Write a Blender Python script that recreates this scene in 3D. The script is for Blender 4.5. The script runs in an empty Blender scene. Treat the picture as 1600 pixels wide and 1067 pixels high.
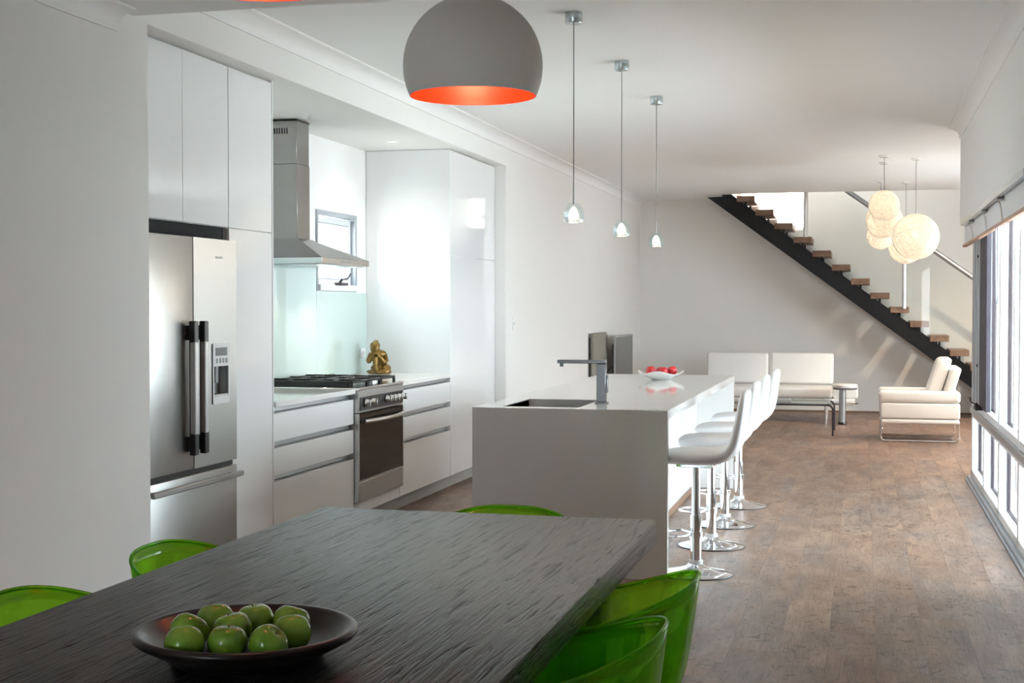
import bpy, bmesh, math, random
from mathutils import Vector, Matrix
from math import sin, cos, pi, radians

random.seed(7)
S = bpy.context.scene
C = S.collection

# ------------------------------------------------------------------ camera
CAM = Vector((0, 0, 1.45)); YAW, PITCH, FPX = .2514, -.0255, 2138.0
cd = bpy.data.cameras.new('camera'); cam = bpy.data.objects.new('camera', cd); C.objects.link(cam)
cd.sensor_fit = 'HORIZONTAL'; cd.sensor_width = 36; cd.lens = FPX / 1600 * 36
cd.clip_start = .05; cd.clip_end = 200
cam.location = CAM; cam.rotation_euler = (pi/2 + PITCH, 0, YAW)
S.camera = cam

# ------------------------------------------------------------------ light and exposure
SKY = 11.5
w = bpy.data.worlds.new('overcast'); S.world = w; w.use_nodes = True
bg = w.node_tree.nodes['Background']; bg.inputs[0].default_value = (.86, .94, 1, 1); bg.inputs[1].default_value = SKY
S.view_settings.view_transform = 'Standard'; S.view_settings.look = 'None'
S.view_settings.exposure = 0.6; S.view_settings.gamma = 1; S.view_settings.use_curve_mapping = False
cy_ = S.cycles
cy_.use_denoising = True; cy_.max_bounces = 14; cy_.diffuse_bounces = 7; cy_.glossy_bounces = 5
cy_.transmission_bounces = 12; cy_.transparent_max_bounces = 16; cy_.sample_clamp_indirect = 6
cy_.caustics_reflective = False; cy_.caustics_refractive = False; cy_.blur_glossy = .5

sun = bpy.data.lights.new('sun', 'SUN'); sun.energy = 110; sun.angle = radians(.6); sun.color = (1, .985, .96)
suno = bpy.data.objects.new('sun', sun); C.objects.link(suno)
suno.rotation_euler = Vector((.10, 1, -3.8)).to_track_quat('-Z', 'Y').to_euler()

def portal(name, loc, rot, sx, sy):
    l = bpy.data.lights.new(name, 'AREA'); l.shape = 'RECTANGLE'; l.size = sx; l.size_y = sy; l.energy = 1
    l.cycles.is_portal = True
    o = bpy.data.objects.new(name, l); C.objects.link(o); o.location = loc; o.rotation_euler = rot
# an area light points along its -Z; portals face into the room
portal('portal_glazing', (1.12, 9.68, 1.05), (0, pi/2, 0), 2.1, 4.75)
portal('portal_living', (3.35, 15.3, 1.5), (0, pi/2, 0), 1.7, 2.4)
portal('portal_rear', (-2.3, -2.75, 1.05), (pi/2, 0, pi), .8, 2.1)
portal('portal_kitchen', (-4.02, 9.78, 1.86), (0, -pi/2, 0), .6, .8)
portal('portal_added_skylight', (-1.35, 18.87, 5.55), (0, 0, 0), 1.0, .8)

def lamp(name, loc, power, col, r):
    l = bpy.data.lights.new(name, 'POINT'); l.energy = power; l.color = col; l.shadow_soft_size = r
    o = bpy.data.objects.new(name, l); C.objects.link(o); o.location = loc
    return o

# ------------------------------------------------------------------ materials
MATS = {}
def mat(name, col=(.8, .8, .8), rough=.5, metal=0, bump=0, bscale=40, bstretch=(1, 1, 1), var=0, vscale=6, **kw):
    m = bpy.data.materials.new(name); m.use_nodes = True; MATS[name] = m
    nt = m.node_tree; N = nt.nodes; L = nt.links; b = N['Principled BSDF']
    b.inputs['Base Color'].default_value = (*col, 1); b.inputs['Roughness'].default_value = rough; b.inputs['Metallic'].default_value = metal
    for k, v in kw.items(): b.inputs[k.replace('_', ' ')].default_value = v
    if bump or var:
        tc = N.new('ShaderNodeTexCoord'); mp = N.new('ShaderNodeMapping'); mp.inputs['Scale'].default_value = bstretch
        L.new(tc.outputs['Object'], mp.inputs['Vector'])
    if bump:
        no = N.new('ShaderNodeTexNoise'); no.inputs['Scale'].default_value = bscale; no.inputs['Detail'].default_value = 5
        bp = N.new('ShaderNodeBump'); bp.inputs['Strength'].default_value = bump; bp.inputs['Distance'].default_value = .01
        L.new(mp.outputs[0], no.inputs['Vector']); L.new(no.outputs['Fac'], bp.inputs['Height']); L.new(bp.outputs[0], b.inputs['Normal'])
    if var:
        n2 = N.new('ShaderNodeTexNoise'); n2.inputs['Scale'].default_value = vscale; n2.inputs['Detail'].default_value = 4
        r = N.new('ShaderNodeMapRange'); r.inputs['To Min'].default_value = 1 - var; r.inputs['To Max'].default_value = 1 + var
        mx = N.new('ShaderNodeMix'); mx.data_type = 'RGBA'; mx.blend_type = 'MULTIPLY'; mx.inputs['Factor'].default_value = 1
        mx.inputs['A'].default_value = (*col, 1)
        L.new(mp.outputs[0], n2.inputs['Vector']); L.new(n2.outputs['Fac'], r.inputs['Value'])
        L.new(r.outputs[0], mx.inputs['B']); L.new(mx.outputs['Result'], b.inputs['Base Color'])
    return m

mat('wall_paint', (.80, .785, .76), .85, bump=.02, bscale=120, var=.012)
mat('wall_white', (.84, .835, .82), .8, bump=.02, bscale=120, var=.01)
mat('ceiling_paint', (.86, .86, .85), .9, bump=.015, bscale=150, var=.01)
mat('trim_paint', (.84, .835, .82), .6, var=.01)
mat('lacquer', (.84, .845, .85), .06, var=.006, Coat_Weight=.3, Coat_Roughness=.03)
mat('stone_white', (.80, .79, .77), .10, var=.02, vscale=60)
mat('stone_island', (.64, .625, .605), .07, var=.015, vscale=60)
mat('anodised', (.46, .48, .50), .32, .85, bump=.02, bscale=60, bstretch=(1, .05, 1))
mat('steel', (.43, .42, .40), .36, 1, bump=.035, bscale=160, bstretch=(1, .02, 1), var=.03)
mat('steel_hood', (.24, .235, .23), .26, 1, bump=.03, bscale=160, bstretch=(1, .02, 1), var=.03)
mat('steel_vert', (.30, .293, .283), .24, 1, bump=.03, bscale=160, bstretch=(1, 1, .02), var=.03)
mat('steel_bright', (.8, .8, .8), .15, 1, var=.02)
mat('chrome', (.86, .87, .88), .04, 1, var=.01)
mat('black_matte', (.010, .010, .011), .8, var=.1, Specular_IOR_Level=.15)
mat('silver_paint', (.62, .61, .60), .3, .4, var=.02)
mat('kick_grey', (.36, .35, .33), .5, var=.03)
mat('black_plastic', (.018, .018, .02), .3, var=.1)
mat('black_enamel', (.012, .012, .013), .35, bump=.05, bscale=80, var=.1)
mat('oven_glass', (.014, .011, .009), .06, var=.05, Specular_IOR_Level=.16)
mat('dark_interior', (.02, .02, .02), .6, var=.1)
mat('grey_plastic', (.30, .31, .32), .35, var=.04)
mat('light_plastic', (.72, .72, .72), .35, var=.03)
mat('white_plastic', (.83, .83, .82), .3, var=.02)
mat('screen_grey', (.05, .055, .055), .12, var=.05)
mat('splash_glass', (.57, .69, .655), .03, var=.006, Coat_Weight=.8, Coat_Roughness=.01)
mat('gold', (.24, .145, .045), .34, .85, bump=.15, bscale=40, var=.3, vscale=20)
mat('dome_grey', (.72, .68, .63), .45, bump=.01, bscale=200, var=.02)
mat('dome_red', (.90, .05, .010), .4, var=.02)
mat('leather_white', (.82, .81, .79), .38, bump=.06, bscale=90, var=.02)
mat('leather_stool', (.84, .84, .85), .33, bump=.05, bscale=90, var=.015)
mat('black_steel', (.005, .005, .006), .6, bump=.03, bscale=40, var=.15, Specular_IOR_Level=.2)
mat('ceramic_white', (.85, .85, .84), .1, var=.01)
mat('bowl_dark', (.012, .009, .009), .28, bump=.05, bscale=30, var=.25, vscale=15, Specular_IOR_Level=.25)
mat('window_frame', (.80, .82, .84), .35, var=.01)
mat('frame_grey', (.36, .39, .43), .4, .3, var=.04)
mat('gasket', (.035, .022, .03), .5, var=.1)
mat('frame_dark', (.035, .03, .045), .6, var=.1)
mat('blind_fabric', (.80, .80, .82), .75, bump=.03, bscale=200, var=.015)
mat('wood_rail', (.42, .25, .17), .45, bump=.05, bscale=50, bstretch=(1, .05, 1), var=.15, vscale=12)
mat('cord_grey', (.16, .16, .15), .5, var=.05)
mat('cord_white', (.8, .78, .74), .5, var=.03)
mat('concrete_out', (.62, .63, .64), .8, bump=.05, bscale=10, var=.05)
mat('post_out', (.16, .10, .075), .7, var=.05)
mat('tap_dark', (.17, .17, .18), .25, .8, var=.05)
mat('sink_dark', (.03, .03, .032), .3, .4, var=.06)
mat('paper', (.55, .55, .58), .6, var=.3, vscale=30)
mat('apple_stem', (.10, .06, .025), .7, var=.2)
mat('patch_grey', (.25, .235, .20), .9, bump=.1, bscale=200, var=.1)
mat('canopy_metal', (.50, .55, .56), .25, .9, var=.03)
mat('paving_side', (.30, .30, .28), .9, bump=.1, bscale=8, var=.1)
mat('skirting', (.20, .12, .08), .5, var=.1)

def emis(name, col, s):
    m = bpy.data.materials.new(name); m.use_nodes = True; MATS[name] = m
    b = m.node_tree.nodes['Principled BSDF']; b.inputs['Base Color'].default_value = (*col, 1)
    b.inputs['Emission Color'].default_value = (*col, 1); b.inputs['Emission Strength'].default_value = s
emis('bulb_warm', (1, .80, .52), 8)
emis('bulb_glass', (1, .84, .58), 3.2)
emis('bulb_dome', (1, .66, .30), 9)
emis('downlight_lens', (1, .97, .9), 1.3)
emis('lcd', (.10, .12, .12), .1)

def glass_mat(name, tint, gl=.04, rough=.0):
    m = bpy.data.materials.new(name); m.use_nodes = True; MATS[name] = m
    nt = m.node_tree; N = nt.nodes; L = nt.links; N.remove(N['Principled BSDF'])
    t = N.new('ShaderNodeBsdfTransparent'); t.inputs[0].default_value = (*tint, 1)
    g = N.new('ShaderNodeBsdfGlossy'); g.inputs['Roughness'].default_value = rough
    lwn = N.new('ShaderNodeLayerWeight'); pw = N.new('ShaderNodeMath'); pw.operation = 'POWER'; pw.inputs[1].default_value = 5
    L.new(lwn.outputs['Facing'], pw.inputs[0])
    f = N.new('ShaderNodeMath'); f.operation = 'MULTIPLY_ADD'; f.inputs[1].default_value = .35; f.inputs[2].default_value = gl; L.new(pw.outputs[0], f.inputs[0])
    x = N.new('ShaderNodeMixShader'); L.new(f.outputs[0], x.inputs[0]); L.new(t.outputs[0], x.inputs[1]); L.new(g.outputs[0], x.inputs[2])
    L.new(x.outputs[0], N['Material Output'].inputs[0])
glass_mat('pane', (.93, .97, .98))
glass_mat('balustrade_glass', (.95, .96, .95), .012)
glass_mat('table_glass', (.80, .86, .84))

def wood_floor():
    m = bpy.data.materials.new('floor_oak'); m.use_nodes = True; MATS['floor_oak'] = m
    nt = m.node_tree; N = nt.nodes; L = nt.links; b = N['Principled BSDF']
    tc = N.new('ShaderNodeTexCoord'); oi = N.new('ShaderNodeObjectInfo')
    off = N.new('ShaderNodeVectorMath'); off.operation = 'SCALE'; off.inputs[0].default_value = (17, 31, 7); L.new(oi.outputs['Random'], off.inputs['Scale'])
    ad = N.new('ShaderNodeVectorMath'); ad.operation = 'ADD'; L.new(tc.outputs['Object'], ad.inputs[0]); L.new(off.outputs[0], ad.inputs[1])
    def noise(sc, st, det=5, dist=0.):
        mp = N.new('ShaderNodeMapping'); mp.inputs['Scale'].default_value = st; L.new(ad.outputs[0], mp.inputs['Vector'])
        n = N.new('ShaderNodeTexNoise'); n.inputs['Scale'].default_value = sc; n.inputs['Detail'].default_value = det; n.inputs['Distortion'].default_value = dist
        L.new(mp.outputs[0], n.inputs['Vector']); return n.outputs['Fac']
    def ramp(src, stops):
        r = N.new('ShaderNodeValToRGB'); e = r.color_ramp.elements
        while len(e) < len(stops): e.new(.5)
        for i, (p, c) in enumerate(stops): e[i].position = p; e[i].color = (*c, 1)
        L.new(src, r.inputs[0]); return r.outputs[0]
    def mix(a, b_, fac, mode='MULTIPLY'):
        x = N.new('ShaderNodeMix'); x.data_type = 'RGBA'; x.blend_type = mode
        if isinstance(fac, float): x.inputs['Factor'].default_value = fac
        else: L.new(fac, x.inputs['Factor'])
        L.new(a, x.inputs['A']); L.new(b_, x.inputs['B']); return x.outputs['Result']
    base = ramp(noise(3.2, (1.6, .55, 1), 4, .6), [(.28, (.135, .080, .055)), (.5, (.245, .156, .110)), (.72, (.345, .240, .178))])
    patch = ramp(noise(2.1, (1.3, .5, 1), 3, .8), [(.44, (0, 0, 0)), (.68, (1, 1, 1))])
    grey = ramp(noise(9, (2, .5, 1), 4, .5), [(.3, (.120, .091, .082)), (.7, (.265, .205, .182))])
    base = mix(base, grey, patch, 'MIX')
    grain = ramp(noise(26, (3.2, .22, 1), 6, 1.4), [(.3, (.48, .45, .43)), (.52, (1, 1, 1)), (.8, (1.15, 1.12, 1.08))])
    c = mix(base, grain, .8)
    knots = ramp(noise(8.5, (1.3, .9, 1), 4, 2.2), [(.31, (.28, .24, .22)), (.42, (1, 1, 1)), (1, (1, 1, 1))])
    c = mix(c, knots, .9)
    tint = ramp(oi.outputs['Random'], [(0, (.92, .89, .89)), (.35, (1.0, .97, .95)), (.7, (1.05, .99, .94)), (1, (.97, .97, 1.0))])
    c = mix(c, tint, .85)
    L.new(c, b.inputs['Base Color'])
    b.inputs['Roughness'].default_value = .40; b.inputs['Specular IOR Level'].default_value = .32
    bp = N.new('ShaderNodeBump'); bp.inputs['Strength'].default_value = .12; bp.inputs['Distance'].default_value = .004
    L.new(noise(30, (2.5, .2, 1), 6, 1.2), bp.inputs['Height']); L.new(bp.outputs[0], b.inputs['Normal'])
wood_floor()

def wood(name, dark, light, rough, axis_st, sc, bump, rip=0.):
    m = bpy.data.materials.new(name); m.use_nodes = True; MATS[name] = m
    nt = m.node_tree; N = nt.nodes; L = nt.links; b = N['Principled BSDF']
    tc = N.new('ShaderNodeTexCoord'); mp = N.new('ShaderNodeMapping'); mp.inputs['Scale'].default_value = axis_st; L.new(tc.outputs['Object'], mp.inputs['Vector'])
    n = N.new('ShaderNodeTexNoise'); n.inputs['Scale'].default_value = sc; n.inputs['Detail'].default_value = 8; n.inputs['Roughness'].default_value = .62; n.inputs['Distortion'].default_value = 1.1
    L.new(mp.outputs[0], n.inputs['Vector'])
    r = N.new('ShaderNodeValToRGB'); r.color_ramp.elements[0].position = .3; r.color_ramp.elements[0].color = (*dark, 1); r.color_ramp.elements[1].position = .75; r.color_ramp.elements[1].color = (*light, 1)
    L.new(n.outputs['Fac'], r.inputs[0]); L.new(r.outputs[0], b.inputs['Base Color']); b.inputs['Roughness'].default_value = rough
    bp = N.new('ShaderNodeBump'); bp.inputs['Strength'].default_value = bump; bp.inputs['Distance'].default_value = .012
    L.new(n.outputs['Fac'], bp.inputs['Height']); L.new(bp.outputs[0], b.inputs['Normal'])
    if rip:
        m2 = N.new('ShaderNodeMapping'); m2.inputs['Scale'].default_value = (4.6, .30, 4); L.new(tc.outputs['Object'], m2.inputs['Vector'])
        n2 = N.new('ShaderNodeTexNoise'); n2.inputs['Scale'].default_value = 13; n2.inputs['Detail'].default_value = 3; n2.inputs['Distortion'].default_value = .9; L.new(m2.outputs[0], n2.inputs['Vector'])
        r2 = N.new('ShaderNodeMapRange'); r2.inputs['From Min'].default_value = .30; r2.inputs['From Max'].default_value = .46; L.new(n2.outputs['Fac'], r2.inputs['Value'])
        ml = N.new('ShaderNodeMapRange'); ml.inputs['To Min'].default_value = .03; ml.inputs['To Max'].default_value = .18; L.new(r2.outputs[0], ml.inputs['Value']); L.new(ml.outputs[0], b.inputs['Specular IOR Level'])
        b2 = N.new('ShaderNodeBump'); b2.inputs['Strength'].default_value = .9; b2.inputs['Distance'].default_value = .004
        L.new(r2.outputs[0], b2.inputs['Height']); L.new(bp.outputs[0], b2.inputs['Normal']); L.new(b2.outputs[0], b.inputs['Normal'])
wood('table_wood', (.004, .0037, .0037), (.020, .018, .018), .29, (5, .30, 5), 8, .8, 1.)
wood('tread_wood', (.13, .07, .045), (.30, .17, .11), .4, (1, .15, 1), 20, .1)

def apple_mat(name, c1, c2):
    m = bpy.data.materials.new(name); m.use_nodes = True; MATS[name] = m
    nt = m.node_tree; N = nt.nodes; L = nt.links; b = N['Principled BSDF']
    tc = N.new('ShaderNodeTexCoord'); n = N.new('ShaderNodeTexNoise'); n.inputs['Scale'].default_value = 22; n.inputs['Detail'].default_value = 4
    L.new(tc.outputs['Object'], n.inputs['Vector'])
    r = N.new('ShaderNodeValToRGB'); r.color_ramp.elements[0].position = .35; r.color_ramp.elements[0].color = (*c1, 1); r.color_ramp.elements[1].position = .68; r.color_ramp.elements[1].color = (*c2, 1)
    L.new(n.outputs['Fac'], r.inputs[0]); L.new(r.outputs[0], b.inputs['Base Color']); b.inputs['Roughness'].default_value = .16
apple_mat('apple_green', (.085, .19, .012), (.16, .28, .026))
apple_mat('apple_red', (.34, .008, .018), (.52, .03, .03))

def acrylic():
    m = bpy.data.materials.new('acrylic_green'); m.use_nodes = True; MATS['acrylic_green'] = m
    nt = m.node_tree; N = nt.nodes; L = nt.links; b = N['Principled BSDF']
    b.inputs['Base Color'].default_value = (.46, .82, .08, 1); b.inputs['Roughness'].default_value = .02
    b.inputs['Transmission Weight'].default_value = 1; b.inputs['IOR'].default_value = 1.42
    t = N.new('ShaderNodeBsdfTransparent'); t.inputs[0].default_value = (.50, .86, .10, 1)
    x = N.new('ShaderNodeMixShader'); x.inputs[0].default_value = .5
    tl = N.new('ShaderNodeBsdfTranslucent'); tl.inputs[0].default_value = (.36, .75, .04, 1)
    x2 = N.new('ShaderNodeMixShader'); x2.inputs[0].default_value = .07
    L.new(b.outputs[0], x.inputs[1]); L.new(t.outputs[0], x.inputs[2])
    L.new(x.outputs[0], x2.inputs[1]); L.new(tl.outputs[0], x2.inputs[2]); L.new(x2.outputs[0], N['Material Output'].inputs[0])
acrylic()

def woven():
    m = bpy.data.materials.new('woven_shell'); m.use_nodes = True; MATS['woven_shell'] = m
    nt = m.node_tree; N = nt.nodes; L = nt.links; N.remove(N['Principled BSDF'])
    d = N.new('ShaderNodeBsdfDiffuse'); d.inputs[0].default_value = (.88, .80, .70, 1)
    tl = N.new('ShaderNodeBsdfTranslucent'); tl.inputs[0].default_value = (.95, .91, .84, 1)
    x = N.new('ShaderNodeMixShader'); x.inputs[0].default_value = .7
    tr = N.new('ShaderNodeBsdfTransparent')
    tc = N.new('ShaderNodeTexCoord'); v = N.new('ShaderNodeTexVoronoi'); v.feature = 'DISTANCE_TO_EDGE'; v.inputs['Scale'].default_value = 26
    L.new(tc.outputs['Object'], v.inputs['Vector'])
    r = N.new('ShaderNodeMapRange'); r.inputs['From Min'].default_value = .10; r.inputs['From Max'].default_value = .26; r.inputs['To Max'].default_value = .14
    L.new(v.outputs['Distance'], r.inputs['Value'])
    x2 = N.new('ShaderNodeMixShader'); L.new(r.outputs[0], x2.inputs[0]); L.new(d.outputs[0], x.inputs[1]); L.new(tl.outputs[0], x.inputs[2])
    L.new(x.outputs[0], x2.inputs[1]); L.new(tr.outputs[0], x2.inputs[2]); L.new(x2.outputs[0], N['Material Output'].inputs[0])
woven()

# ------------------------------------------------------------------ helpers
class B:
    def __init__(s): s.bm = bmesh.new()
    def merge(s, t):
        me = bpy.data.meshes.new('t'); t.to_mesh(me); t.free(); s.bm.from_mesh(me); bpy.data.meshes.remove(me); return s
    def box(s, x0, x1, y0, y1, z0, z1, bev=0, seg=1):
        t = bmesh.new(); bmesh.ops.create_cube(t, size=1)
        for v in t.verts: v.co = Vector(((x0+x1)/2 + v.co.x*(x1-x0), (y0+y1)/2 + v.co.y*(y1-y0), (z0+z1)/2 + v.co.z*(z1-z0)))
        if bev: bmesh.ops.bevel(t, geom=t.edges[:], offset=bev, segments=seg, affect='EDGES', profile=.5)
        return s.merge(t)
    def prism(s, pts, axis, a, b, bev=0, seg=2):
        """pts: polygon in the two axes other than `axis`, extruded from a to b"""
        t = bmesh.new()
        def mk(p, q): return {'x': (q, p[0], p[1]), 'y': (p[0], q, p[1]), 'z': (p[0], p[1], q)}[axis]
        A = [t.verts.new(mk(p, a)) for p in pts]; Bv = [t.verts.new(mk(p, b)) for p in pts]
        n = len(pts); t.faces.new(A); t.faces.new(Bv[::-1])
        for i in range(n): t.faces.new((A[i], Bv[i], Bv[(i+1) % n], A[(i+1) % n]))
        bmesh.ops.recalc_face_normals(t, faces=t.faces[:])
        if bev: bmesh.ops.bevel(t, geom=t.edges[:], offset=bev, segments=seg, affect='EDGES', profile=.5)
        return s.merge(t)
    def rings(s, rings, cap=True, closed=False):
        t = bmesh.new(); R = [[t.verts.new(p) for p in r] for r in rings]; n = len(R[0])
        m = len(R)
        for i in range(m if closed else m-1):
            a, b = R[i], R[(i+1) % m]
            for j in range(n): t.faces.new((a[j], a[(j+1) % n], b[(j+1) % n], b[j]))
        if cap and not closed: t.faces.new(R[0][::-1]); t.faces.new(R[-1])
        bmesh.ops.recalc_face_normals(t, faces=t.faces[:])
        return s.merge(t)
    def lathe(s, prof, c=(0, 0, 0), seg=32, cap=False):
        rr = [[(c[0]+r*cos(2*pi*k/seg), c[1]+r*sin(2*pi*k/seg), c[2]+z) for k in range(seg)] for r, z in prof]
        t = bmesh.new(); R = [[t.verts.new(p) for p in r] for r in rr]
        for a, b in zip(R, R[1:]):
            for j in range(seg): t.faces.new((a[j], a[(j+1) % seg], b[(j+1) % seg], b[j]))
        if cap: t.faces.new(R[0][::-1]); t.faces.new(R[-1])
        bmesh.ops.remove_doubles(t, verts=t.verts[:], dist=1e-5)
        bmesh.ops.recalc_face_normals(t, faces=t.faces[:])
        return s.merge(t)
    def tube(s, pts, r, seg=10, closed=False):
        P = [Vector(p) for p in pts]; n = len(P); out = []; prev = None
        for i, p in enumerate(P):
            if closed: d = (P[(i+1) % n] - P[i-1])
            else: d = (P[min(i+1, n-1)] - P[max(i-1, 0)])
            d.normalize()
            if prev is None:
                u = d.orthogonal().normalized()
            else:
                u = prev - d*prev.dot(d)
                u = u.normalized() if u.length > 1e-6 else d.orthogonal().normalized()
            prev = u; v = d.cross(u); rad = r[i] if isinstance(r, (list, tuple)) else r
            out.append([p + u*(rad*cos(2*pi*k/seg)) + v*(rad*sin(2*pi*k/seg)) for k in range(seg)])
        return s.rings(out, True, closed)
    def ball(s, c, r, u=20, v=14, rot=None):
        if not isinstance(r, (tuple, list)): r = (r, r, r)
        t = bmesh.new(); bmesh.ops.create_uvsphere(t, u_segments=u, v_segments=v, radius=1)
        for q in t.verts:
            p = Vector((q.co.x*r[0], q.co.y*r[1], q.co.z*r[2]))
            if rot: p.rotate(rot)
            q.co = p + Vector(c)
        return s.merge(t)
    def cyl(s, p0, p1, r, seg=16): return s.tube([p0, p1], r, seg)

def rounded(pts, r, n=4):
    """round the corners of an open 3-D polyline"""
    P = [Vector(p) for p in pts]; out = [P[0]]
    for a, b, c in zip(P, P[1:], P[2:]):
        u = (a-b); v = (c-b); q = min(r, u.length*.48, v.length*.48); u.normalize(); v.normalize()
        s0 = b+u*q; s1 = b+v*q
        for k in range(n+1):
            t = k/n; out.append(s0*(1-t)**2 + b*2*t*(1-t) + s1*t*t)
    out.append(P[-1]); return out

def link(name, bm, m, parent=None, smooth=40):
    if isinstance(bm, B): bm = bm.bm
    if parent is not None:
        bmesh.ops.translate(bm, verts=bm.verts[:], vec=-wloc(parent))
    me = bpy.data.meshes.new(name); bm.to_mesh(me); bm.free()
    if smooth:
        me.shade_smooth(); me.set_sharp_from_angle(angle=radians(smooth))
    me.materials.append(MATS[m])
    o = bpy.data.objects.new(name, me); C.objects.link(o)
    if parent is not None: o.parent = parent
    return o
def wloc(o):
    v = Vector(o.location)
    return v + wloc(o.parent) if o.parent else v
def tag(o, label, cat, group=None):
    o['label'] = label; o['category'] = cat
    if group: o['group'] = group
    return o
def thing(name, label, cat, loc=(0, 0, 0), group=None):
    o = bpy.data.objects.new(name, None); C.objects.link(o); o.location = loc; o.empty_display_size = .1
    return tag(o, label, cat, group)
def struct(name, bm, m, parent=None, smooth=40):
    o = link(name, bm, m, parent, smooth)
    if parent is None: o['kind'] = 'structure'
    return o
def dup(root, loc, label=None, rotz=None):
    r = root.copy(); C.objects.link(r); r.location = loc
    if rotz is not None: r.rotation_euler = (0, 0, rotz)
    if label: r['label'] = label
    for ch in list(root.children):
        c = ch.copy(); C.objects.link(c); c.parent = r
        for g in list(ch.children):
            d = g.copy(); C.objects.link(d); d.parent = c
    return r

# ------------------------------------------------------------------ room shell
XL, XC, XB, XR = -3.08, -3.18, -3.89, .88          # left wall, cabinet fronts, kitchen back wall, glazing
CEIL, LOW, FAR, BACK = 2.95, 2.70, 19.3, -2.6
STEP = 5.38                                         # where the low dining ceiling stops
N0, N1 = 5.50, 11.77                                # kitchen niche along the left wall
YE = 12.10                                          # end of the glazed right wall
YV = 18.43                                          # front edge of the stair void
XRR = 3.2                                           # right wall of the living end

bb = B().box(XL, XRR, BACK, FAR, -.12, -.014)
floor = struct('floor', bb, 'dark_interior')
floor.location = (0, 0, 0)
# floor planks
PW, PL = .2, 1.29
pb = B(); h = .014; e = .0005
pb.rings([[(-PW/2+.0003, -PL/2+.0003, -h), (PW/2-.0003, -PL/2+.0003, -h), (PW/2-.0003, PL/2-.0003, -h), (-PW/2+.0003, PL/2-.0003, -h)],
          [(-PW/2+.0003, -PL/2+.0003, -e), (PW/2-.0003, -PL/2+.0003, -e), (PW/2-.0003, PL/2-.0003, -e), (-PW/2+.0003, PL/2-.0003, -e)],
          [(-PW/2+e, -PL/2+e, 0), (PW/2-e, -PL/2+e, 0), (PW/2-e, PL/2-e, 0), (-PW/2+e, PL/2-e, 0)]])
pme = bpy.data.meshes.new('plank'); pb.bm.to_mesh(pme); pb.bm.free(); pme.materials.append(MATS['floor_oak'])
R3 = cam.rotation_euler.to_matrix()
def pix(p):
    q = R3.transposed() @ (Vector(p) - CAM)
    if q.z > -.1: return None
    return (800 + FPX*q.x/-q.z, 533.5 - FPX*q.y/-q.z)
BLOCK = [(-1.83, -.66, 1.5, 4.44, .0, .75), (-2.07, -1.29, 7.2, 11.0, 0, .9), (-4, -3.2, 5, 12, 0, 2.7), (-3.08, -1.3, -3, 1.5, 0, 1)]
def hid(p):
    d = Vector(p) - CAM
    for b in BLOCK:
        t0, t1 = 0., .999
        for i in range(3):
            lo, hi = b[2*i], b[2*i+1]
            if abs(d[i]) < 1e-9:
                if not lo < CAM[i] < hi: t0 = 2
                continue
            a, c = (lo-CAM[i])/d[i], (hi-CAM[i])/d[i]
            t0 = max(t0, min(a, c)); t1 = min(t1, max(a, c))
        if t0 < t1: return True
    return False
planks = []; rows = int(round((XRR-XL)/PW + .49)); rr = random.Random(3)
for i in range(rows):
    xc = XL + PW*(i+.5) - .06; y = BACK - rr.random()*PL
    while y < FAR:
        a, b = max(y, BACK), min(y+PL, FAR)
        if b-a > .03 and xc < XRR-.05 and xc > XL-.0:
            vis = 0
            if b > 2.5 and not (xc > XR+.1 and b < YE):
                for sx in (-.4, 0, .4):
                    for sy in (.05, .3, .5, .7, .95):
                        q = (xc+sx*PW, a+(b-a)*sy, 0); p = pix(q)
                        if p and -5 < p[0] < 1605 and p[1] < 1072 and not hid(q): vis += 1
            dd = (Vector((xc, (a+b)/2, 0))-CAM).length
            planks.append((vis/dd**3*(b-a), xc, a, b, vis))
        y += PL
planks.sort(key=lambda t: -t[0])
rest = B()
for k, (sc, xc, a, b, vis) in enumerate(planks):
    if k < 295 and vis:
        o = bpy.data.objects.new('plank', pme); C.objects.link(o); o.parent = floor
        o.location = (xc, (a+b)/2, 0); o.scale = (1, (b-a)/PL, 1)
    else:
        rest.box(xc-PW/2+.0008, xc+PW/2-.0008, a+.0008, b-.0008, -.014, 0)
ro = link('plank_field', rest, 'floor_oak', floor); ro['kind'] = 'stuff'

T = .2
struct('wall_left', B().box(XB-.16, XL, BACK, N0, -.12, CEIL+.35), 'wall_paint')
struct('wall_left_far', B().box(XB-.16, XL, N1, FAR+T, -.12, CEIL+.35), 'wall_paint')
struct('wall_header', B().box(XB-.16, XL, N0, N1, LOW, CEIL+.35), 'wall_paint')
# kitchen back wall with its window opening
WY0, WY1, WZ0, WZ1 = 9.36, 10.18, 1.565, 2.165
b = B().box(XB-.16, XB, N0, WY0, -.12, LOW).box(XB-.16, XB, WY1, N1, -.12, LOW).box(XB-.16, XB, WY0, WY1, -.12, WZ0).box(XB-.16, XB, WY0, WY1, WZ1, LOW)
struct('wall_kitchen', b, 'wall_white')
struct('floor_kitchen', B().box(XB, XL-.0605, N0, N1, -.12, 0).box(XL-.0605, XL, N0, N1, -.12, -.0145), 'floor_oak')
TOP = 5.6
struct('wall_far', B().box(XL-T, XRR+T, FAR, FAR+T, -.12, TOP), 'wall_paint')
RX0, RX1, RZ = -2.7, -1.9, 2.1
struct('wall_back', B().box(XL, RX0, BACK-T, BACK, -.12, CEIL).box(RX1, 1.12, BACK-T, BACK, -.12, CEIL).box(RX0, RX1, BACK-T, BACK, RZ, CEIL), 'wall_paint')
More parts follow.
